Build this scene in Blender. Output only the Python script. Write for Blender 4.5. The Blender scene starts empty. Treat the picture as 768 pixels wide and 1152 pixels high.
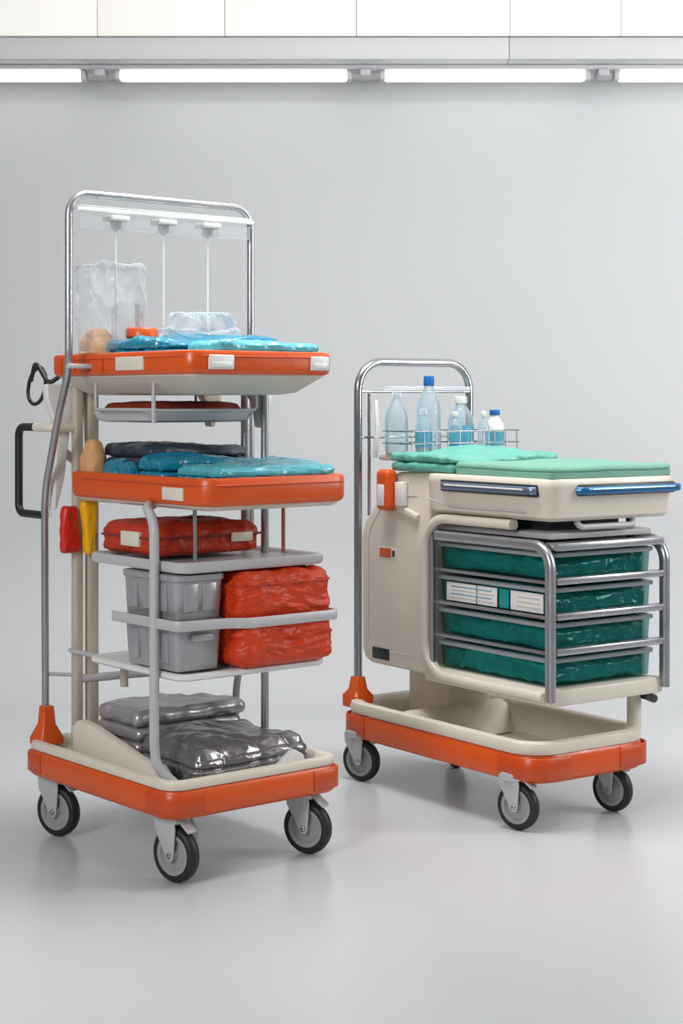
import bpy, bmesh, math, random
from mathutils import Vector, Matrix, noise
scene=bpy.context.scene
try:
    scene.view_settings.view_transform='Standard'
    scene.view_settings.look='None'
except Exception as e: print(e)

# ---------------------------------------------------------------- materials
def lin(c):
    out=[]
    for v in c:
        v/=255.0
        out.append(v/12.92 if v<=.04045 else ((v+.055)/1.055)**2.4)
    return (*out,1)
def mat(name,rgb,rough=.45,metal=0,spec=.5,var=.06,vscale=8,bump=0,bscale=30,bdist=.002,coat=0,emit=0,detail=4,distort=0,ridge=False,stretch=None,rvar=0):
    m=bpy.data.materials.new(name); m.use_nodes=True
    nt=m.node_tree; b=nt.nodes['Principled BSDF']
    b.inputs['Roughness'].default_value=rough
    b.inputs['Metallic'].default_value=metal
    b.inputs['Specular IOR Level'].default_value=spec
    b.inputs['Coat Weight'].default_value=coat
    tc=nt.nodes.new('ShaderNodeTexCoord')
    nz=nt.nodes.new('ShaderNodeTexNoise'); nz.inputs['Scale'].default_value=vscale; nz.inputs['Detail'].default_value=5
    nt.links.new(tc.outputs['Object'],nz.inputs['Vector'])
    mx=nt.nodes.new('ShaderNodeMix'); mx.data_type='RGBA'
    c=lin(rgb)
    mx.inputs[6].default_value=tuple(min(1,x*(1-var)) for x in c[:3])+(1,)
    mx.inputs[7].default_value=tuple(min(1,x*(1+var)) for x in c[:3])+(1,)
    nt.links.new(nz.outputs['Fac'],mx.inputs[0])
    nt.links.new(mx.outputs[2],b.inputs['Base Color'])
    if rvar:
        n3=nt.nodes.new('ShaderNodeTexNoise'); n3.inputs['Scale'].default_value=22; n3.inputs['Detail'].default_value=6
        nt.links.new(tc.outputs['Object'],n3.inputs['Vector'])
        mr=nt.nodes.new('ShaderNodeMapRange'); mr.inputs[1].default_value=.3; mr.inputs[2].default_value=.7
        mr.inputs[3].default_value=rough-rvar; mr.inputs[4].default_value=rough+rvar
        nt.links.new(n3.outputs['Fac'],mr.inputs[0]); nt.links.new(mr.outputs[0],b.inputs['Roughness'])
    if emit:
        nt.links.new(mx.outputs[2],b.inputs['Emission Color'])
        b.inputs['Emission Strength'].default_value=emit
    if bump:
        n2=nt.nodes.new('ShaderNodeTexNoise')
        if ridge: n2.noise_type='RIDGED_MULTIFRACTAL'
        n2.inputs['Scale'].default_value=bscale; n2.inputs['Detail'].default_value=detail
        n2.inputs['Distortion'].default_value=distort
        src=tc.outputs['Object']
        if stretch:
            mp=nt.nodes.new('ShaderNodeMapping'); mp.inputs['Scale'].default_value=stretch
            nt.links.new(src,mp.inputs[0]); src=mp.outputs[0]
        nt.links.new(src,n2.inputs['Vector'])
        bp=nt.nodes.new('ShaderNodeBump'); bp.inputs['Strength'].default_value=bump; bp.inputs['Distance'].default_value=bdist
        nt.links.new(n2.outputs[0],bp.inputs['Height'])
        nt.links.new(bp.outputs['Normal'],b.inputs['Normal'])
    return m
def clearmat(name,rgb,base=.12,edge=.75,rough=.1,tint=(255,255,255)):
    m=bpy.data.materials.new(name); m.use_nodes=True
    nt=m.node_tree; b=nt.nodes['Principled BSDF']; out=nt.nodes['Material Output']
    b.inputs['Base Color'].default_value=lin(rgb); b.inputs['Roughness'].default_value=rough
    tr=nt.nodes.new('ShaderNodeBsdfTransparent'); tr.inputs[0].default_value=lin(tint)
    fr=nt.nodes.new('ShaderNodeFresnel'); fr.inputs['IOR'].default_value=1.4
    mr=nt.nodes.new('ShaderNodeMapRange'); mr.inputs[3].default_value=base; mr.inputs[4].default_value=edge
    mr.inputs[1].default_value=.02; mr.inputs[2].default_value=.5
    nt.links.new(fr.outputs[0],mr.inputs[0])
    ms=nt.nodes.new('ShaderNodeMixShader')
    nt.links.new(mr.outputs[0],ms.inputs[0]); nt.links.new(tr.outputs[0],ms.inputs[1]); nt.links.new(b.outputs[0],ms.inputs[2])
    nt.links.new(ms.outputs[0],out.inputs['Surface'])
    return m
FK=dict(bump=.75,ridge=True,distort=.5,detail=4)
ORANGE=mat('orange_plastic',(210,80,12),.34,bump=.15,bscale=300,bdist=.0006,rvar=.07,var=.08)
ORANGE2=mat('orange_corner_plastic',(196,68,10),.34,rvar=.06)
CREAM=mat('cream_plastic',(214,206,192),.4,var=.06,rvar=.07)
WHITE=mat('white_plastic',(222,221,218),.4,var=.03)
LGRAY=mat('light_gray_plastic',(182,182,184),.38,var=.05,rvar=.05)
GRAYBIN=mat('gray_bin_plastic',(168,168,171),.32,metal=.4,var=.07,rvar=.06)
TAN=mat('tan_post_plastic',(188,177,160),.42,var=.06,rvar=.06)
SATIN=mat('satin_aluminium',(174,174,177),.32,metal=.85,var=.05,rvar=.06)
SILVER=mat('brushed_aluminium',(168,169,172),.3,metal=.85,var=.05)
STEEL=mat('polished_steel',(172,173,176),.22,metal=1,var=.05,rvar=.05)
DARK=mat('dark_gray_plastic',(44,46,50),.45)
BLACK=mat('black_rubber',(18,18,20),.45)
TIRE=mat('tire_rubber',(24,25,27),.5,var=.2,vscale=30)
HUB=mat('hub_gray_plastic',(148,149,151),.35)
FORK=mat('fork_zinc',(188,189,191),.35,metal=.3,rvar=.06)
BLUE=mat('blue_plastic_film',(8,124,154),.24,coat=.3,var=.45,vscale=18,bscale=12,bdist=.009,stretch=(1,2.2,1),**FK)
LBLUE=mat('light_blue_film',(76,168,184),.27,coat=.3,var=.3,vscale=16,bscale=11,bdist=.009,stretch=(1,2.2,1),**FK)
DGRAYF=mat('dark_slate_fabric',(50,62,74),.45,var=.3,bscale=12,bdist=.006,**FK)
REDBAG=mat('orange_red_nylon',(198,54,10),.42,spec=.4,var=.22,vscale=12,bscale=9,bdist=.012,stretch=(1,1,2.2),**FK)
REDBAG2=mat('deep_orange_red_nylon',(178,46,14),.45,spec=.4,var=.24,vscale=12,bscale=10,bdist=.009,**FK)
DRED=mat('dark_red_fabric',(128,42,22),.6,var=.2,bump=.4,bscale=40,bdist=.003)
SILVBAG=mat('silver_foil_nylon',(132,129,132),.26,metal=.7,var=.22,vscale=10,bscale=11,bdist=.006,**FK)
SILVBAG2=mat('pale_silver_nylon',(168,167,169),.3,metal=.55,var=.14,vscale=10,bscale=12,bdist=.006,**FK)
GREEN=mat('sea_green_fabric',(108,160,141),.6,var=.08,bump=.35,bscale=120,bdist=.001)
GREEN2=mat('aqua_green_film',(92,168,152),.36,var=.2,vscale=14,bscale=11,bdist=.007,**FK)
TEAL=mat('teal_crinkled_film',(8,132,126),.2,var=.6,vscale=20,bscale=11,bdist=.012,**FK)
DRAWER=clearmat('teal_clear_plastic',(50,130,126),.07,.5,.05,tint=(210,240,238))
DRIM=clearmat('drawer_rim_plastic',(176,186,190),.5,.95,.12)
CLEAR=clearmat('clear_plastic',(235,240,242),.12,.8,.06)
FILM=clearmat('crinkled_clear_film',(230,235,238),.12,.7,.08)
LIQ=clearmat('bottle_clear_plastic',(212,226,234),.2,.9,.05,tint=(238,247,250))
ROD=mat('white_wire',(228,228,228),.35)
TANF=mat('tan_cloth',(204,156,106),.8,var=.12,bump=.5,bscale=50,bdist=.003)
YEL=mat('yellow_plastic',(236,172,10),.4)
RED=mat('red_plastic',(202,34,16),.4)
BCAP=mat('blue_cap_plastic',(16,98,172),.35)
BLAB=mat('blue_label',(76,150,174),.5,var=.3,vscale=60)
BBAR=mat('blue_gray_handle',(40,104,152),.2,metal=.3)
GBAR=mat('steel_gray_handle',(104,122,144),.22,metal=.6)
COPPER=mat('copper_rod',(176,120,84),.35,metal=.6)

# ---------------------------------------------------------------- builder
class Frame:
    def __init__(s,loc,deg): s.M=Matrix.Translation(Vector(loc))@Matrix.Rotation(math.radians(deg),4,'Z'); s.deg=deg
FA=Frame((-.377,3.856,0),39.5)
FB=Frame((.453,4.327,0),35.5)
W=Frame((0,0,0),0)
PARTS=None
class Item:
    def __init__(s,name,frame=W,grp=False): s.name=name; s.f=frame; s.grp=grp
    def __enter__(s):
        global PARTS; PARTS=[]; return s
    def __exit__(s,et,ev,tb):
        global PARTS
        if et: return False
        P=PARTS; lo=Vector((1e9,)*3); hi=Vector((-1e9,)*3)
        for o in P:
            for v in o.data.vertices:
                for k in range(3):
                    lo[k]=min(lo[k],v.co[k]); hi[k]=max(hi[k],v.co[k])
        c=Vector(((lo.x+hi.x)/2,(lo.y+hi.y)/2,lo.z))
        for o in P: o.data.transform(Matrix.Translation(-c))
        Mw=s.f.M@Matrix.Translation(c)
        if len(P)==1 and not s.grp:
            P[0].name=s.name; P[0].data.name=s.name; P[0].matrix_world=Mw
        else:
            e=bpy.data.objects.new(s.name,None); scene.collection.objects.link(e)
            e.empty_display_size=.1
            e.matrix_world=Mw
            for o in P: o.parent=e
        PARTS=None
def mk(name,verts,faces,m,M=None,sharp=.6,bevel=0,bseg=2,flat=False):
    bm=bmesh.new()
    vs=[bm.verts.new(v) for v in verts]
    for f in faces:
        try: bm.faces.new([vs[i] for i in f])
        except ValueError: pass
    bmesh.ops.recalc_face_normals(bm,faces=bm.faces[:])
    if bevel:
        es=[e for e in bm.edges if len(e.link_faces)==2 and e.calc_face_angle()>.5]
        bmesh.ops.bevel(bm,geom=es,offset=bevel,segments=bseg,profile=.5,affect='EDGES',clamp_overlap=True)
    bm.normal_update()
    for f in bm.faces: f.smooth=not flat
    for e in bm.edges:
        if len(e.link_faces)==2 and e.calc_face_angle()>sharp: e.smooth=False
    if M is not None: bmesh.ops.transform(bm,matrix=M,verts=bm.verts)
    me=bpy.data.meshes.new(name); bm.to_mesh(me); bm.free()
    me.materials.append(m)
    o=bpy.data.objects.new(name,me); scene.collection.objects.link(o)
    PARTS.append(o); return o
def box(name,x0,x1,y0,y1,z0,z1,m,bevel=.003,M=None):
    v=[(x,y,z) for x in(x0,x1) for y in(y0,y1) for z in(z0,z1)]
    f=[(0,1,3,2),(4,6,7,5),(0,4,5,1),(2,3,7,6),(0,2,6,4),(1,5,7,3)]
    return mk(name,v,f,m,M,bevel=bevel)
def prism(name,poly,axis,a,b,m,bevel=.004,M=None,bseg=2):
    n=len(poly)
    def P(p,t):
        return {'x':(t,p[0],p[1]),'y':(p[0],t,p[1]),'z':(p[0],p[1],t)}[axis]
    v=[P(p,a) for p in poly]+[P(p,b) for p in poly]
    f=[tuple(range(n)),tuple(range(2*n-1,n-1,-1))]+[(i,(i+1)%n,n+(i+1)%n,n+i) for i in range(n)]
    return mk(name,v,f,m,M,bevel=bevel,bseg=bseg)
def rr(x0,x1,y0,y1,r,ins,z,seg=7):
    x0+=ins;x1-=ins;y0+=ins;y1-=ins; r=max(r-ins,.004); r=min(r,(x1-x0)/2-.0005,(y1-y0)/2-.0005)
    pts=[]
    for cx,cy,a0 in((x1-r,y1-r,0),(x0+r,y1-r,90),(x0+r,y0+r,180),(x1-r,y0+r,270)):
        for k in range(seg+1):
            a=math.radians(a0+90*k/seg); pts.append((cx+r*math.cos(a),cy+r*math.sin(a),z))
    return pts
def loft(name,b,r,prof,m,cap0=True,cap1=True,closed=False,seg=7,M=None,sharp=.75):
    v=[];n=4*(seg+1)
    for ins,z in prof: v+=rr(*b,r,ins,z,seg)
    f=[];L=len(prof)
    for j in range(L if closed else L-1):
        a=j*n;c=((j+1)%L)*n
        for i in range(n): f.append((a+i,a+(i+1)%n,c+(i+1)%n,c+i))
    if not closed:
        if cap0: f.append(tuple(range(n)))
        if cap1: f.append(tuple(range((L-1)*n,L*n)))
    return mk(name,v,f,m,M,sharp=sharp)
def fillet(pts,rad,closed=False):
    pts=[Vector(p) for p in pts]
    if rad<=0 : return pts
    out=[];n=len(pts)
    for i in range(n):
        if not closed and i in(0,n-1): out.append(pts[i]); continue
        a,p,c=pts[i-1],pts[i],pts[(i+1)%n]
        la=(a-p).length; lc=(c-p).length; d=min(rad,la*.48,lc*.48)
        A=p+(a-p)/la*d; C=p+(c-p)/lc*d
        for k in range(9):
            t=k/8
            w0=(1-t)**2; w1=2*t*(1-t)*.75; w2=t*t
            out.append((A*w0+p*w1+C*w2)/(w0+w1+w2))
    return out
def sweep(name,pts,m,r=.01,rect=None,fil=.03,n=12,closed=False,ref=None,M=None,caps=True):
    P=fillet(pts,fil,closed); Q=[]
    for p in P:
        if not Q or (p-Q[-1]).length>1e-5: Q.append(p)
    P=Q; L=len(P)
    T=[]
    for i in range(L):
        if closed: t=P[(i+1)%L]-P[i-1]
        else: t=P[min(i+1,L-1)]-P[max(i-1,0)]
        T.append(t.normalized())
    if ref is None:
        ref=Vector((0,0,1)) if abs(T[0].z)<.9 else Vector((1,0,0))
    N=Vector(ref); N=(N-T[0]*N.dot(T[0])).normalized()
    v=[];f=[]
    if rect:
        b=min(rect)*.25; hx,hy=rect[0]/2,rect[1]/2
        sec=[(-hx+b,-hy),(hx-b,-hy),(hx,-hy+b),(hx,hy-b),(hx-b,hy),(-hx+b,hy),(-hx,hy-b),(-hx,-hy+b)]
    else: sec=[(r*math.cos(2*math.pi*k/n),r*math.sin(2*math.pi*k/n)) for k in range(n)]
    n=len(sec)
    for i in range(L):
        t=T[i]; N=(N-t*N.dot(t)).normalized(); B=t.cross(N)
        for a,c in sec: v.append(P[i]+N*a+B*c)
    for i in range(L if closed else L-1):
        a=i*n;c=((i+1)%L)*n
        for k in range(n): f.append((a+k,a+(k+1)%n,c+(k+1)%n,c+k))
    if not closed and caps: f+= [tuple(range(n)),tuple(range((L-1)*n,L*n))]
    return mk(name,v,f,m,M,sharp=.9)
def lathe(name,x,y,prof,m,n=28,M=None,closed=False,sx=1,sy=1):
    v=[];f=[];L=len(prof)
    for r,z in prof:
        for k in range(n):
            a=2*math.pi*k/n; v.append((x+r*sx*math.cos(a),y+r*sy*math.sin(a),z))
    for j in range(L if closed else L-1):
        a=j*n;c=((j+1)%L)*n
        for k in range(n): f.append((a+k,a+(k+1)%n,c+(k+1)%n,c+k))
    if not closed: f+=[tuple(range(n)),tuple(range((L-1)*n,L*n))]
    return mk(name,v,f,m,M,sharp=.8)
def soft(name,b,m,n=34,r=.02,amp=.004,fr=(14,14,14),seed=0,bulge=.12,layers=0,lamp=.003,pinch=None,sag=0,M=None,quilt=None,taper=0):
    """textile / film body: rounded box with crisp multi-scale creases"""
    x0,x1,y0,y1,z0,z1=b
    bm=bmesh.new(); bmesh.ops.create_cube(bm,size=2)
    bmesh.ops.subdivide_edges(bm,edges=bm.edges[:],cuts=n,use_grid_fill=True)
    h=Vector(((x1-x0)/2,(y1-y0)/2,(z1-z0)/2)); c=Vector(((x0+x1)/2,(y0+y1)/2,(z0+z1)/2))
    r=min(r,h.x*.95,h.y*.95,h.z*.95); F=Vector(fr); S=Vector((seed*3.7,seed*1.3,seed*2.1))
    N=noise.noise; NV=noise.noise_vector
    for v in bm.verts:
        p=Vector((v.co.x*h.x,v.co.y*h.y,v.co.z*h.z)); u=v.co.copy()
        q=Vector([max(-(h[k]-r),min(h[k]-r,p[k])) for k in range(3)])
        d=p-q; nn=d.normalized() if d.length>1e-9 else Vector((0,0,1))
        p=q+nn*min(r,d.length)
        top=(u.z+1)/2
        e=max(abs(u.x),abs(u.y))
        p.z-=top*bulge*2*h.z*(e**5)
        disp=0
        if amp and nn.z>-.6:
            w=Vector((p.x*F.x,p.y*F.y,p.z*F.z))+S
            w2=w+NV(w*.5)*.8
            disp=amp*(1.0*(1-3.0*abs(N(w2)))+.5*(1-3.0*abs(N(w2*2.1+S)))+.2*(1-3.0*abs(N(w2*4.5-S))))
        if layers:
            lz=(p.z+h.z)/(2*h.z)
            disp-=lamp*(1-min(1,abs(math.sin(lz*math.pi*layers))*2.5))*(1-abs(nn.z))
        if quilt and nn.z>-.6:
            ax,per,qa=quilt
            ph=(u.x*h.x*ax[0]+u.y*h.y*ax[1])/per+.35*N(w*.5)
            disp+=qa*(abs(math.sin(ph*math.pi))**.45-.5)
        p+=nn*disp
        if sag: p.z+=sag*N(Vector((p.x*5,p.y*5,seed)))*top
        if pinch:
            zc,pw,pa=pinch
            g=math.exp(-((p.z+c.z-zc)/pw)**2); p.x*=1-pa*g; p.y*=1-pa*g
        if taper: p.x*=1+taper*(top-.5)
        if p.z<-h.z: p.z=-h.z
        v.co=p+c
    for f in bm.faces: f.smooth=True
    bmesh.ops.recalc_face_normals(bm,faces=bm.faces[:])
    if M is not None: bmesh.ops.transform(bm,matrix=M,verts=bm.verts)
    me=bpy.data.meshes.new(name); bm.to_mesh(me); bm.free(); me.materials.append(m)
    o=bpy.data.objects.new(name,me); scene.collection.objects.link(o); PARTS.append(o); return o
def folded(name,b,m,k=3,seed=0,amp=.002,fr=(6,16,6),jit=.012,n=56,sag=.01,top_amp=None,shrink=0,bulge=.12):
    rnd=random.Random(seed); x0,x1,y0,y1,z0,z1=b; t=(z1-z0)/k
    for i in range(k):
        j=[rnd.uniform(0,jit) for _ in range(4)]
        s=shrink*i/k
        soft(f'{name}_layer_{i+1}',(x0+j[0]+s,x1-j[1]-s*.4,y0+j[2]+s*.3,y1-j[3]-s,z0+t*i+.0004,z0+t*(i+1)+(.0 if i<k-1 else .002)),m,n if i==k-1 else 40,t*.45,top_amp if (i==k-1 and top_amp) else amp,fr,seed+i,.0 if i<k-1 else bulge,sag=sag if i==k-1 else 0)

def caster(i,x,y,ang,s=1.0,top=.157):
    R=.064
    M=Matrix.Translation((x,y,0))@Matrix.Rotation(math.radians(ang),4,'Z')@Matrix.Scale(s,4)
    Mw=M@Matrix.Translation((0,0,R))@Matrix.Rotation(math.radians(90),4,'Y')
    lathe(f'caster_{i}_tire',0,0,[(.043,-.013),(.055,-.016),(.0615,-.012),(.064,-.004),(.064,.004),(.0615,.012),(.055,.016),(.043,.013)],TIRE,36,Mw,closed=True)
    lathe(f'caster_{i}_hub',0,0,[(.008,-.017),(.013,-.016),(.015,-.009),(.034,-.008),(.038,-.014),(.044,-.0145),(.047,-.0145),(.047,.0145),(.044,.0145),(.038,.014),(.034,.008),(.015,.009),(.013,.016),(.008,.017)],HUB,32,Mw)
    for k,sx in enumerate((-1,1)):
        a,b=sorted((sx*.019,sx*.023))
        prism(f'caster_{i}_fork_{k+1}',[(-.011,R-.006),(-.006,R-.013),(.006,R-.013),(.012,R-.004),(.047,R+.055),(.05,R+.083),(-.012,R+.083),(-.017,R+.06)],'x',a,b,FORK,.0015,M)
    prism(f'caster_{i}_crown',[(-.02,.136),(.05,.136),(.05,.146),(.044,.153),(-.012,.153),(-.02,.146)],'x',-.024,.024,FORK,.003,M)
    lathe(f'caster_{i}_swivel',0.0,.018,[(.026,.15),(.026,top/s-.002),(.03,top/s),(.03,top/s+.004)],FORK,24,M)
    lathe(f'caster_{i}_axle',0,0,[(.006,-.027),(.007,-.026),(.007,.026),(.006,.027)],STEEL,16,Mw)
    prism(f'caster_{i}_brake',[(-.05,.118),(-.018,.142),(-.018,.148),(-.052,.124)],'x',-.014,.014,FORK,.001,M)
def bumper_corners(B,z0,z1,L,r):
    zc=(z0+z1)/2
    for k,(cx,cy,dx,dy) in enumerate(((B[0],B[2],1,1),(B[1],B[2],-1,1),(B[0],B[3],1,-1),(B[1],B[3],-1,-1))):
        e=-.001
        sweep(f'bumper_corner_{k+1}',[(cx-dx*e+dx*L,cy-dy*e,zc),(cx-dx*e,cy-dy*e,zc),(cx-dx*e,cy-dy*e+dy*L,zc)],ORANGE2,rect=(z1-z0-.006,.006),fil=r/.8,ref=(0,0,1))

# ================================================================ CART A (tall)
with Item('janitorial_cart',FA):
    B=(-.055,.455,-.055,.62)
    loft('base_bumper',B,.055,[(.010,.152),(.003,.158),(.0,.166),(0,.208),(.005,.216),(.022,.217),(.022,.152)],ORANGE,closed=True)
    bumper_corners(B,.160,.214,.095,.055)
    loft('base_tray',B,.055,[(.03,.148),(.018,.153),(.016,.216),(.006,.218),(.003,.226),(.007,.236),(.018,.240),(.030,.236),(.042,.222),(.052,.196),(.066,.188)],CREAM)
    caster(1,0,0,12);caster(2,0,.53,18);caster(3,.383,0,20);caster(4,.38,.53,-10)
    def tray(pref,b,r,z0,z1,zb):
        loft(pref+'_rim',b,r,[(.008,z0),(0.002,z0+.006),(0,z0+.014),(0,z1-.008),(.003,z1-.002),(.010,z1),(.018,z1-.004),(.018,z0)],ORANGE,closed=True)
        loft(pref+'_body',b,r,[(.10,zb),(.07,zb+.006),(.03,z0-.012),(.014,z0-.004),(.016,z0+.004),(.0165,z1-.006),(.022,z1-.004),(.03,z1-.012),(.034,z0+.01),(.05,z0+.003)],CREAM)
    T1=(-.01,.418,-.07,.57); tray('top_tray',T1,.045,1.160,1.214,1.112)
    T2=(.02,.448,-.088,.53); tray('middle_tray',T2,.045,.858,.922,.842)
    for k,(a,b2) in enumerate(((.04,.11),(.335,.39))):
        box(f'top_tray_latch_{k+1}',a,b2,T1[2]-.005,T1[2]+.006,1.170,1.203,WHITE,.003)
        box(f'top_tray_latch_tab_{k+1}',a+.008,b2-.008,T1[2]-.008,T1[2],1.174,1.186,WHITE,.001)
    box('top_tray_label',T1[0]-.004,T1[0]+.006,.12,.24,1.170,1.202,CREAM,.002)
    box('middle_tray_label',T2[0]-.004,T2[0]+.006,.0,.085,.868,.898,CREAM,.002)
    for k in range(4):
        box(f'top_tray_rib_{k+1}',T1[0]-.003,T1[0]+.004,.30+.065*k,.304+.065*k,1.168,1.206,ORANGE2,.001)
    sweep('middle_tray_lip',[(T2[0]-.001,.45,.905),(T2[0]-.001,T2[2]-.001,.905),(T2[1]+.001,T2[2]-.001,.905),(T2[1]+.001,.3,.905)],ORANGE2,rect=(.004,.005),fil=.055,ref=(0,0,1))
    sweep('top_tray_lip',[(T1[0]-.001,.45,1.200),(T1[0]-.001,T1[2]-.001,1.200),(T1[1]+.001,T1[2]-.001,1.200),(T1[1]+.001,.3,1.200)],ORANGE2,rect=(.003,.004),fil=.055,ref=(0,0,1))
    sweep('hoop_tube',[(0,.595,.25),(0,.60,.86),(-.035,.47,1.06),(-.07,.36,1.17),(-.07,.36,1.603),(.476,.36,1.603),(.476,.36,.50),(.43,.36,.38),(.41,.34,.20)],SATIN,r=.0095,fil=.055,n=14)
    box('hoop_clamp_1',-.076,-.005,.350,.370,1.176,1.188,LGRAY)
    box('hoop_clamp_2',.405,.483,.350,.370,1.176,1.188,LGRAY)
    box('hoop_bar',-.055,.462,.335,.385,1.565,1.573,CLEAR,.003)
    sweep('hoop_bar_edge',[(-.06,.334,1.562),(.466,.334,1.562)],ROD,rect=(.010,.003),fil=0,ref=(0,0,1))
    sweep('hoop_bar_lower',[(-.05,.340,1.535),(.455,.340,1.535)],CLEAR,rect=(.034,.004),fil=0,ref=(0,0,1))
    for k,x in enumerate((.06,.2,.335)):
        box(f'hook_block_{k+1}',x-.026,x+.026,.328,.380,1.540,1.553,WHITE,.005)
        lathe(f'hook_knob_{k+1}',x,.355,[(.006,1.518),(.012,1.522),(.014,1.53),(.014,1.543)],WHITE,16)
        sweep(f'hook_rod_{k+1}',[(x,.355,1.53),(x,.355,1.20)],ROD,r=.0026,fil=0,n=8)
    box('end_post_1',.06,.082,.545,.572,.20,1.14,TAN,.004)
    box('end_post_2',.10,.128,.545,.572,.20,1.14,TAN,.004)
    sweep('side_post_1',[(.395,.19,.2),(.395,.19,1.13)],SATIN,r=.010,fil=0)
    sweep('side_post_2',[(.415,.30,.7),(.415,.30,1.13)],SATIN,r=.012,fil=0)
    sweep('front_post',[(.02,.035,.215),(-.010,.065,.25),(-.014,.07,.30),(-.014,.07,.82),(.0,.13,.852),(.05,.17,.852)],LGRAY,rect=(.020,.022),fil=.04,ref=(1,0,0))
    sweep('tray_stay_rod',[(.40,.12,.72),(.40,.12,.86)],COPPER,r=.005,fil=0)
    sweep('tray_stay_rod_b',[(.12,.1,.72),(.12,.1,.86)],SILVER,r=.005,fil=0)
    sweep('wire_rack',[(.03,.14,1.15),(.03,.14,1.075),(.33,.14,1.075),(.33,.14,1.15)],LGRAY,r=.004,fil=.012)
    sweep('wire_rack_back',[(.03,.4,1.15),(.03,.4,1.075),(.33,.4,1.075),(.33,.4,1.15)],LGRAY,r=.004,fil=.012)
    sweep('wire_rack_side',[(.03,.14,1.077),(.03,.4,1.077)],LGRAY,r=.0035,fil=0)
    sweep('wire_rack_post',[(.03,.14,1.12),(.03,.14,1.045)],LGRAY,r=.005,fil=0)
    for k,y in enumerate((.42,.20)):
        prism(f'tray_bracket_{k+1}',[(.36,1.12),(.43,1.12),(.425,1.09),(.405,1.03),(.392,1.03),(.38,1.09)],'y',y,y+.03,CREAM,.004)
    loft('slide_tray',(.05,.38,.2,.47),.04,[(.03,1.045),(.01,1.050),(.0,1.068),(.0,1.073),(.01,1.073),(.02,1.055)],LGRAY)
    prism('end_fairing',[(-.01,1.14),(.10,1.14),(.085,1.10),(.065,1.05),(.055,.98),(.045,.90),(.022,.82),(.012,.82),(.016,.90),(.02,.98),(.015,1.05),(-.005,1.10)],'y',.575,.60,WHITE,.008,bseg=3)
    prism('end_fairing_inner',[(.085,1.14),(.15,1.14),(.135,1.06),(.125,.99),(.13,.93),(.115,.93),(.108,.99),(.105,1.05)],'y',.572,.59,CREAM,.006)
    sweep('fairing_strap',[(.01,.575,.99),(.07,.60,.955),(.14,.56,.90),(.15,.52,.87)],CREAM,rect=(.026,.006),fil=.03,ref=(0,0,1))
    sweep('bag_holder',[(.03,.60,.96),(.0,.61,.88),(.012,.60,.80)],WHITE,rect=(.006,.024),fil=.05,ref=(1,0,0))
    sweep('push_handle_collar',[(.06,.56,1.03),(.0,.56,1.03),(.0,.645,1.03)],CREAM,r=.012,fil=.02)
    sweep('push_handle',[(0,.60,1.03),(0,.735,1.03),(0,.735,.805),(0,.60,.805)],BLACK,r=.0105,fil=.025)
    S=(.0,.435,-.02,.40)
    loft('upper_shelf',S,.04,[(.02,.700),(.004,.703),(.0,.710),(.0,.722),(.006,.727),(.014,.725),(.02,.716)],LGRAY)
    loft('lower_shelf',S,.04,[(.02,.454),(.004,.456),(.0,.460),(.0,.468),(.006,.472),(.014,.471),(.02,.468)],WHITE)
    sweep('cross_bar',[(.08,.555,.385),(.42,.50,.385)],LGRAY,r=.011,fil=0)
    sweep('cross_bar_b',[(.0,.60,.40),(.07,.56,.395)],LGRAY,r=.005,fil=0)
    sweep('shelf_leg_1',[(.10,.38,.385),(.10,.38,.455)],TAN,r=.010,fil=0)
    sweep('shelf_leg_2',[(.05,.56,.46),(.05,.39,.46)],LGRAY,r=.006,fil=0)
    sweep('retaining_rail',[(-.014,.25,.585),(-.014,-.026,.585),(.13,-.032,.583),(.16,-.062,.583),(.430,-.062,.583),(.436,.02,.583)],LGRAY,rect=(.024,.006),fil=.02,ref=(0,0,1))
    prism('base_fairing',[(.06,.20),(.46,.20),(.47,.285),(.44,.305),(.38,.30),(.12,.245)],'x',.0,.03,CREAM,.006)
    prism('base_fairing_b',[(.06,.20),(.46,.20),(.47,.26),(.38,.26),(.12,.24)],'x',.03,.055,WHITE,.006)
    prism('base_wedge',[(.24,.20),(.37,.20),(.36,.245),(.33,.262)],'y',-.015,.008,WHITE,.004)
    loft('corner_cone',(-.036,.036,.555,.625),.016,[(0,.225),(0,.24),(.018,.275),(.021,.318),(.023,.32)],ORANGE)
with Item('blue_plastic_bag',FA): folded('bag',(.03,.39,.10,.44,1.170,1.248),BLUE,3,1,.0024,(7,22,9),.02,88,.024,.0048,.02)
with Item('folded_light_blue_sheet',FA): folded('sheet',(.09,.395,-.045,.095,1.170,1.236),LBLUE,3,2,.002,(9,22,9),.012,80,.014,.004)
with Item('tan_cloth_roll',FA): soft('roll',(-.0,.085,.37,.46,1.172,1.275),TANF,24,.04,.002,(20,20,20),3,.1)
with Item('orange_lid',FA): lathe('lid',.12,.33,[(.036,1.253),(.04,1.256),(.04,1.274),(.036,1.278)],ORANGE,24)
with Item('clear_plastic_pouch',FA): soft('pouch',(.17,.37,.25,.34,1.243,1.315),FILM,50,.03,.005,(18,18,18),5,.5,sag=.03)
with Item('clear_storage_bag',FA):
    soft('bag_film',(-.03,.135,.335,.395,1.215,1.43),FILM,64,.012,.006,(12,12,9),6,.0,taper=.14,sag=.03)
    loft('white_insert',(.06,.13,.35,.38),.006,[(0,1.225),(0,1.335),(.003,1.34)],CLEAR)
with Item('dark_red_pad',FA): soft('pad',(.075,.355,.225,.445,1.058,1.096),DRED,24,.015,.0015,(14,14,14),4,.2)
with Item('dark_slate_cloth',FA): folded('cloth',(.10,.41,.27,.49,.872,.985),DGRAYF,4,9,.002,(7,16,7),.012,50,.012,.0038)
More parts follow.
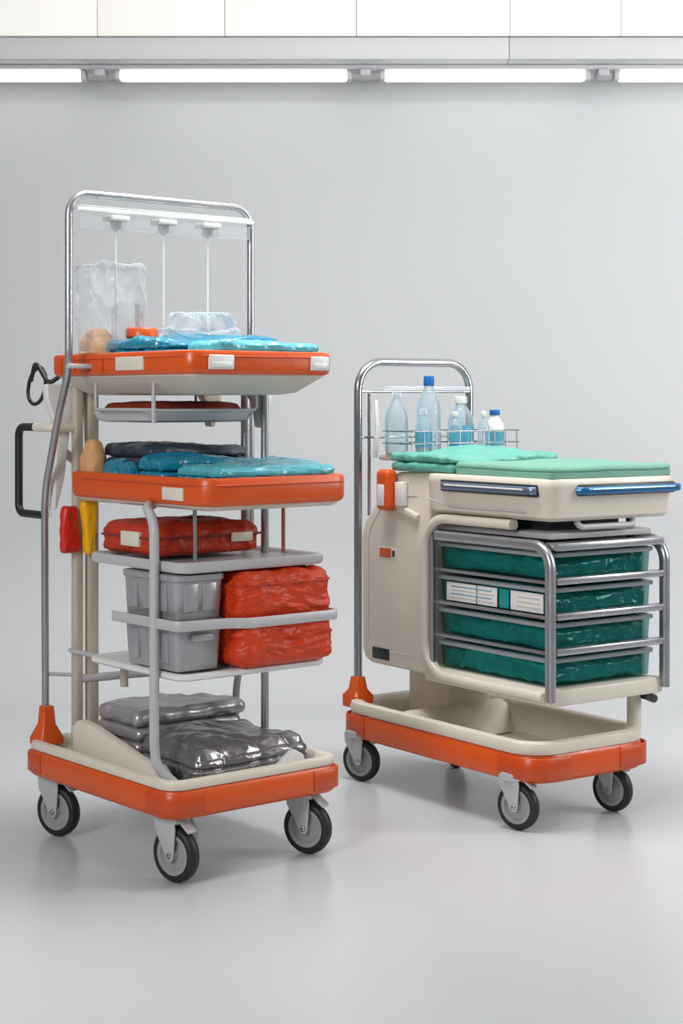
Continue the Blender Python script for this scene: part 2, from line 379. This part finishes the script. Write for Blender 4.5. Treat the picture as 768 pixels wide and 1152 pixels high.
with Item('blue_plastic_sheet',FA): folded('sheet',(.05,.42,.14,.262,.872,.958),BLUE,3,10,.0024,(7,22,9),.015,80,.022,.0045)
with Item('blue_crumpled_bag',FA): soft('bag',(.045,.095,.27,.415,.872,.95),BLUE,50,.025,.005,(14,20,14),19,.3)
with Item('light_blue_folded_sheet',FA): folded('sheet',(.065,.43,-.065,.13,.872,.945),LBLUE,3,11,.002,(7,18,9),.014,90,.016,.004,.01,.12)
with Item('cream_cloth_bundle',FA): soft('bundle',(.035,.09,.43,.50,.875,1.0),TANF,20,.03,.002,(20,20,20),12,.2)
with Item('orange_red_equipment_bag',FA):
    soft('bag',(.03,.345,.14,.38,.727,.804),REDBAG2,80,.024,.0036,(12,18,16),13,.12)
    sweep('bag_piping',[(.024,.36,.772),(.024,.134,.772),(.351,.134,.772)],DRED,r=.003,fil=.03,n=8)
    box('name_patch',.020,.030,.19,.27,.750,.785,CREAM,.001)
    box('front_patch',.25,.31,.126,.134,.755,.777,CREAM,.001)
with Item('gray_storage_bin',FA):
    b=(.0,.138,.0,.235)
    loft('lower_bin',b,.022,[(.014,.474),(.01,.476),(.004,.570),(-.004,.574),(-.005,.588),(.0,.592),(.006,.592)],GRAYBIN)
    loft('upper_bin',b,.022,[(.010,.592),(.006,.596),(.001,.680),(-.004,.684),(-.004,.696),(.004,.698)],GRAYBIN)
    for k in range(3):
        y=.04+k*.062
        box(f'rib_{k+1}',-.0015,.006,y,y+.035,.612,.676,GRAYBIN,.002)
        box(f'lower_rib_{k+1}',.002,.010,y,y+.035,.492,.560,GRAYBIN,.002)
    for k in range(2):
        x=.022+k*.052
        box(f'rib_b_{k+1}',x,x+.038,-.0015,.006,.612,.676,GRAYBIN,.002)
    box('bin_handle',.04,.10,-.012,.004,.545,.56,GRAYBIN,.003)
with Item('orange_red_duffel_bag',FA):
    soft('bag_lower',(.148,.427,-.050,.20,.472,.585),REDBAG,90,.032,.0046,(10,10,26),14,.06)
    soft('bag_upper',(.150,.424,-.046,.20,.578,.696),REDBAG,90,.030,.0046,(10,10,26),41,.08)
    sweep('zip_seam',[(.145,.05,.668),(.145,-.051,.668),(.428,-.051,.668),(.428,.10,.668)],REDBAG2,r=.0025,fil=.04,n=8)
with Item('pale_silver_blanket',FA): folded('blanket',(.06,.40,.27,.47,.19,.335),SILVBAG2,4,15,.0022,(8,15,8),.014,60,.014,.0036)
with Item('silver_quilted_bag',FA): 
    soft('bag',(.065,.395,.006,.262,.19,.296),SILVBAG,96,.03,.0032,(8,12,14),16,.22,sag=.02,quilt=((.8,.6),.075,.0055),layers=2,lamp=.006)
with Item('yellow_cleaning_glove',FA): soft('glove',(.07,.105,.515,.543,.705,.845),YEL,16,.012,.002,(20,20,14),17,.0,taper=.5)
with Item('red_cleaning_cloth',FA): soft('cloth',(.015,.062,.53,.555,.71,.83),RED,16,.012,.003,(20,20,14),18,.0,taper=-.3)
with Item('black_hanging_strap',FA):
    sweep('strap_loop',[(.0,.69,1.11),(.0,.675,1.165),(.0,.62,1.19),(.0,.59,1.16),(.0,.61,1.10),(.0,.66,1.085)],BLACK,r=.005,fil=.03,closed=True,n=8,ref=(1,0,0))
    sweep('strap_tail',[(.0,.67,1.15),(-.01,.63,1.20),(0,.58,1.14),(.02,.56,1.16)],BLACK,r=.006,fil=.02,n=8)

# ================================================================ CART B (drawer cart)
with Item('medical_supply_cart',FB):
    B=(-.02,.42,-.075,.77)
    loft('base_bumper',B,.09,[(.010,.123),(.003,.128),(.0,.136),(0,.186),(.005,.194),(.022,.195),(.022,.123)],ORANGE,closed=True)
    bumper_corners(B,.130,.192,.13,.09)
    loft('base_tray',B,.09,[(.03,.118),(.018,.124),(.016,.192),(.003,.196),(-.001,.208),(.004,.224),(.018,.229),(.034,.224),(.046,.208),(.06,.145),(.08,.138)],CREAM)
    caster(1,0,0,14,.94,.126);caster(2,0,.68,20,.94,.126);caster(3,.335,0,10,.94,.126);caster(4,.335,.66,-15,.94,.126)
    prism('basin_divider',[(.42,.14),(.56,.14),(.53,.215),(.50,.228),(.47,.215)],'x',.02,.38,CREAM,.01,bseg=3)
    box('pedestal',.18,.34,.50,.70,.14,.34,CREAM,.02)
    prism('cabinet_end',[(.42,.345),(.45,.335),(.69,.335),(.72,.345),(.735,.375),(.738,.70),(.725,.745),(.61,.86),(.57,.895),(.42,.90)],'x',.04,.43,CREAM,.012,bseg=3)
    sweep('cabinet_end_seam',[(.0395,.47,.38),(.0395,.70,.38),(.0395,.70,.72),(.0395,.60,.83),(.0395,.47,.83)],LGRAY,r=.0012,fil=.04,n=6)
    box('cabinet_floor',.04,.44,-.085,.44,.318,.362,CREAM,.010)
    box('cabinet_back',.425,.44,-.02,.44,.36,.75,CREAM,.004)
    sweep('opening_surround',[(.036,-.06,.342),(.036,.425,.342),(.036,.425,.775),(.036,.06,.775)],CREAM,rect=(.03,.026),fil=.09,ref=(1,0,0))
    box('cabinet_roof',.06,.42,-.06,.42,.742,.758,LGRAY,.004)
    box('tray_mount',.12,.38,.02,.40,.755,.80,DARK,.006)
    sweep('tray_mount_post',[(.09,.12,.75),(.09,.12,.80)],DARK,r=.014,fil=0)
    sweep('tray_mount_post_b',[(.42,.02,.70),(.42,.02,.80)],DARK,r=.012,fil=0)
    sweep('tray_underhandle',[(.14,-.06,.80),(.14,-.075,.772),(.34,-.075,.772),(.34,-.06,.80)],LGRAY,r=.008,fil=.02)
    for k,x in enumerate((.03,.44)):
        sweep(f'side_frame_{k+1}',[(x,.37,.728),(x,-.088,.728),(x,-.088,.335)],SATIN,rect=(.022,.028),fil=.06,ref=(1,0,0))
    sweep('side_frame_rear',[(.034,.395,.36),(.034,.395,.728)],SATIN,rect=(.014,.012),fil=0,ref=(1,0,0))
    for k,z in enumerate((.372,.462,.552,.642)):
        if k: box(f'front_slat_{k}',.045,.432,-.098,-.07,z-.012,z+.006,SATIN,.004)
        if k: box(f'runner_{k}',.036,.05,-.06,.40,z-.012,z-.004,SILVER,.002)
    box('front_slat_top',.045,.43,-.098,-.05,.716,.736,SATIN,.004)
    T=(.02,.48,-.10,.42)
    loft('worktop_tray',T,.045,[(.05,.788),(.02,.79),(.008,.80),(.002,.86),(-.002,.874),(-.003,.888),(.002,.897),(.014,.899),(.024,.893),(.03,.87)],CREAM)
    sweep('worktop_seam',[(T[0]-.002,.40,.83),(T[0]-.002,.30,.812),(T[0]-.0,.0,.812)],LGRAY,rect=(.004,.004),fil=.04,ref=(1,0,0))
    box('handle_recess',.012,.024,-.055,.335,.852,.884,DARK,.004)
    sweep('worktop_handle_side',[(.018,.33,.868),(.004,.315,.868),(.004,-.035,.868),(.018,-.05,.868)],GBAR,rect=(.02,.012),fil=.012,ref=(0,0,1))
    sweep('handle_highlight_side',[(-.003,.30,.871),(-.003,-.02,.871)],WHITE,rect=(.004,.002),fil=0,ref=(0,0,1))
    box('handle_recess_front',.11,.46,-.108,-.096,.854,.884,DARK,.004)
    sweep('worktop_handle_front',[(.11,-.10,.868),(.12,-.118,.868),(.455,-.118,.868),(.485,-.10,.868),(.49,-.06,.868)],BBAR,rect=(.02,.014),fil=.02,ref=(0,0,1))
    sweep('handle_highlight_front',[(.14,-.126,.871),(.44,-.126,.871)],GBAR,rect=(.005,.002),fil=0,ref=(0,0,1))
    sweep('push_hoop',[(.047,.762,.20),(.047,.762,1.213),(.472,.762,1.213),(.472,.762,.75)],STEEL,r=.0125,fil=.085,n=16)
    sweep('hoop_cross_wire',[(.05,.755,1.125),(.47,.755,1.125)],STEEL,r=.004,fil=0,n=8)
    sweep('hoop_cross_wire_b',[(.05,.755,.99),(.47,.755,.99)],STEEL,r=.004,fil=0,n=8)
    sweep('hoop_rail_plate',[(.14,.745,1.135),(.45,.745,1.135)],CLEAR,rect=(.012,.03),fil=0)
    sweep('inner_hoop',[(.075,.745,.76),(.075,.745,1.12)],STEEL,r=.005,fil=0,n=8)
    prism('hook_strip',[(.085,.93),(.10,.93),(.108,1.02),(.10,1.10),(.09,1.10),(.094,1.02)],'y',.735,.742,WHITE,.002)
    loft('corner_cone',(.01,.084,.725,.80),.016,[(.0,.20),(.0,.232),(.016,.25),(.021,.285),(.023,.287)],ORANGE)
    box('rear_shelf',.06,.50,.53,.68,.925,.945,CREAM,.006)
    for k,x in enumerate((.10,.40)): box(f'rear_shelf_bracket_{k+1}',x,x+.03,.54,.57,.87,.93,CREAM,.004)
    for k,z in enumerate((.975,1.01)):
        sweep(f'basket_wire_{k+1}',[(.06,.54,z),(.49,.54,z),(.49,.67,z),(.06,.67,z)],STEEL,r=.0022,fil=.02,closed=True,n=6,ref=(0,0,1))
    for k in range(10):
        x=.075+k*.044; sweep(f'basket_post_{k+1}',[(x,.54,.945),(x,.54,1.01)],STEEL,r=.0018,fil=0,n=6)
    box('warning_label',.0385,.041,.565,.65,.645,.678,WHITE,.001)
    box('warning_label_mark',.0375,.040,.59,.645,.648,.675,ORANGE,.001)
    box('warning_label_text',.0375,.040,.572,.585,.652,.670,DARK,.0005)
    box('vent_slot',.0375,.041,.60,.68,.352,.385,BLACK,.002)
    sweep('cabinet_brace',[(.038,.60,.86),(.034,.56,.80),(.034,.46,.77)],CREAM,rect=(.012,.02),fil=.03,ref=(1,0,0))
    sweep('base_strut',[(.395,-.02,.20),(.405,-.01,.32)],CREAM,r=.02,fil=0)
    sweep('base_knob',[(.45,-.04,.295),(.40,-.05,.312)],BLACK,r=.012,fil=0)
for k,z in enumerate((.372,.462,.552,.642)):
    with Item('clear_teal_drawer',FB,True):
        z0=z-.006
        b=(.052,.418,-.066,.39)
        loft('drawer_tub',b,.02,[(.008,z0),(.004,z0+.002),(.0,z0+.06)],DRAWER,cap0=True,cap1=False)
        loft('drawer_rim',b,.02,[(-.008,z0+.062),(-.009,z0+.064),(-.009,z0+.071),(-.006,z0+.073),(.004,z0+.073),(.004,z0+.062)],DRIM,closed=True)
        soft('drawer_contents',(.066,.400,-.048,.372,z0+.004,z0+.058),TEAL,88,.014,.0062,(9,9,14),20+k,.15,sag=.02)
        if k==2:
            for j,(a,c,m) in enumerate(((-.04,.085,WHITE),(.092,.13,TEAL),(.14,.22,WHITE),(.225,.35,WHITE))):
                box(f'drawer_label_{j+1}',.0475,.0515,a,c,z0+.006,z0+.056,m,.001)
            for j in range(4): box(f'drawer_label_text_{j+1}',.0468,.0478,.15+.01*(j%2),.33,z0+.014+j*.01,z0+.017+j*.01,BLAB if j%2 else LGRAY,.0003)
            for j in range(3): box(f'drawer_label_text_b_{j+1}',.0468,.0478,-.03,.06,z0+.016+j*.012,z0+.019+j*.012,LGRAY,.0003)
with Item('green_folded_sheet',FB): soft('sheet',(.035,.468,-.088,.30,.880,.934),GREEN,70,.012,.0009,(7,10,7),30,.06,layers=3,lamp=.0035,sag=.005)
with Item('aqua_draped_sheet',FB):
    folded('sheet',(.03,.43,.31,.60,.898,.952),GREEN2,2,31,.0022,(8,16,8),.02,84,.022,.004)
def bottle(name,x,y,z,r,h,body,cap,label=None,neck=.3):
    with Item(name,FB):
        lathe('bottle_body',x,y,[(r*.9,z),(r,z+.006),(r,z+h*.30),(r*.95,z+h*.33),(r,z+h*.36),(r,z+h*.58),(r*.92,z+h*.66),(r*.5,z+h*.80),(r*neck,z+h*.86),(r*neck,z+h*.92)],body,28)
        lathe('bottle_cap',x,y,[(r*neck+.003,z+h*.87),(r*neck+.004,z+h*.88),(r*neck+.003,z+h*.99),(r*neck,z+h)],cap,20)
        if label: lathe('bottle_label',x,y,[(r+.0008,z+h*.14),(r+.0008,z+h*.48)],label,28)
bottle('clear_bottle',.085,.625,.946,.034,.185,LIQ,CLEAR)
bottle('spray_bottle',.204,.625,.946,.036,.225,LIQ,BCAP,None,.34)
bottle('clear_bottle',.145,.575,.946,.024,.13,LIQ,CLEAR,BLAB)
bottle('clear_bottle',.325,.625,.946,.038,.165,LIQ,WHITE,BLAB,.4)
bottle('clear_bottle',.262,.575,.946,.022,.12,LIQ,WHITE,BLAB)
bottle('clear_bottle',.372,.575,.946,.018,.12,LIQ,WHITE)
bottle('blue_cap_bottle',.445,.61,.946,.028,.125,WHITE,BCAP,BLAB,.45)
with Item('orange_handheld_dispenser',FB):
    soft('dispenser_body',(-.004,.038,.555,.612,.785,.903),ORANGE,16,.015,.0,(1,1,1),1,0)
    box('dispenser_window',-.006,.0,.568,.598,.80,.86,WHITE,.002)
with Item('white_label_card',FB): box('card',.02,.039,.512,.55,.80,.868,WHITE,.003)

# ================================================================ ROOM
def cyc_mat():
    m=mat('studio_cove_paint',(188,190,192),.4,var=.012,vscale=.8,bump=.02,bscale=7,bdist=.001)
    nt=m.node_tree; b=nt.nodes['Principled BSDF']
    g=nt.nodes.new('ShaderNodeNewGeometry'); s=nt.nodes.new('ShaderNodeSeparateXYZ')
    nt.links.new(g.outputs['Position'],s.inputs[0])
    r=nt.nodes.new('ShaderNodeMapRange'); r.inputs[1].default_value=4.6; r.inputs[2].default_value=6.5
    r.inputs[3].default_value=.25; r.inputs[4].default_value=.85; r.interpolation_type='SMOOTHSTEP'
    nt.links.new(s.outputs['Y'],r.inputs[0]); nt.links.new(r.outputs[0],b.inputs['Roughness'])
    r2=nt.nodes.new('ShaderNodeMapRange'); r2.inputs[1].default_value=4.8; r2.inputs[2].default_value=6.3
    r2.inputs[3].default_value=.5; r2.inputs[4].default_value=.05; r2.interpolation_type='SMOOTHSTEP'
    nt.links.new(s.outputs['Y'],r2.inputs[0]); nt.links.new(r2.outputs[0],b.inputs['Specular IOR Level'])
    return m
CYC=cyc_mat()
CEIL=mat('upper_panel_glow',(234,232,227),.8,var=.015,vscale=1,emit=.26)  # faint emission added to brighten panels and ceiling, which are no lamps
SEAM=mat('panel_seam',(176,176,176),.8,var=.01)
BEAM=mat('beam_paint',(198,199,201),.6,var=.02,vscale=1)
LAMP=mat('lamp_diffuser',(255,253,248),.5,var=0,emit=2.4)
with Item('floor'):
    mk('floor',[(-7,-4,0),(7,-4,0),(7,6.0,0),(-7,6.0,0)],[(0,1,2,3)],CYC)
with Item('wall_back'):
    pr=[]
    for k in range(25):
        a=math.radians(90*k/24); pr.append((6.0+.6*math.sin(a),.6-.6*math.cos(a)))
    pr.append((6.6,2.9)); v=[];f=[]
    for y,z in pr: v+=[(-7,y,z),(7,y,z)]
    for i in range(len(pr)-1): f.append((2*i,2*i+1,2*i+3,2*i+2))
    mk('wall_back',v,f,CYC,sharp=1.2)
xs=[-3.2,-2.3,-1.4,-.90,-.43,.055,.62,1.03,1.9,2.8,3.6]
with Item('trim_1',grp=True):
    for k in range(len(xs)-1):
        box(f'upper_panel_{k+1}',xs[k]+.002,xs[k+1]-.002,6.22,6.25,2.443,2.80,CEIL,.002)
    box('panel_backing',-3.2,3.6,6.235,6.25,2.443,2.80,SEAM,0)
with Item('trim_2',grp=True):
    for a,b in ((-3.2,-1.62),(-1.62,.62),(.62,3.6)):
        box('beam_face',a+.001,b-.001,6.24,6.59,2.36,2.440,BEAM,.002)
    box('lamp_channel',-3.2,3.6,6.34,6.585,2.345,2.359,BEAM,.002)
    for x in (-.91,.09,.985):
        box('channel_joint',x-.02,x+.02,6.335,6.45,2.318,2.345,LGRAY,.004)
with Item('ceiling'):
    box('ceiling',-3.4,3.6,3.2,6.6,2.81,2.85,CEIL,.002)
for (a,b) in ((-1.86,-.975),(-.845,.03),(.155,.93),(1.04,1.92)):
    with Item('fluorescent_lamp'):
        box('lamp_tube',a+.01,b-.01,6.37,6.43,2.310,2.343,LAMP,.006)
        box('lamp_end_a',a-.01,a+.01,6.365,6.435,2.308,2.345,LGRAY,.004)
        box('lamp_end_b',b-.01,b+.01,6.365,6.435,2.308,2.345,LGRAY,.004)

# ================================================================ LIGHT
w=bpy.data.worlds.new('studio_world'); scene.world=w; w.use_nodes=True
w.node_tree.nodes['Background'].inputs[0].default_value=(.97,.98,1,1)
w.node_tree.nodes['Background'].inputs[1].default_value=.26
def area(name,loc,tgt,sx,sy,e,col=(1,1,1)):
    l=bpy.data.lights.new(name,'AREA'); l.shape='RECTANGLE'; l.size=sx; l.size_y=sy; l.energy=e; l.color=col
    o=bpy.data.objects.new(name,l); scene.collection.objects.link(o); o.location=loc
    o.rotation_euler=(Vector(tgt)-Vector(loc)).to_track_quat('-Z','Y').to_euler(); return o
area('softbox_overhead',(.1,4.2,2.72),(.1,4.4,0),1.3,.7,56)
area('softbox_side',(3.0,4.2,1.8),(1.6,6.5,1.2),.7,1.4,62)
area('fill_left',(-2.0,.9,2.2),(-.1,4.3,.6),.9,1.3,70)  # unseen fill light, added to brighten the cart fronts

cam=bpy.data.cameras.new('camera'); co=bpy.data.objects.new('camera',cam); scene.collection.objects.link(co)
co.location=(0,0,1.1); co.rotation_euler=(math.radians(90),0,0)
cam.sensor_fit='VERTICAL'; cam.sensor_height=36; cam.lens=59.375; cam.shift_y=-126/1152
scene.camera=co
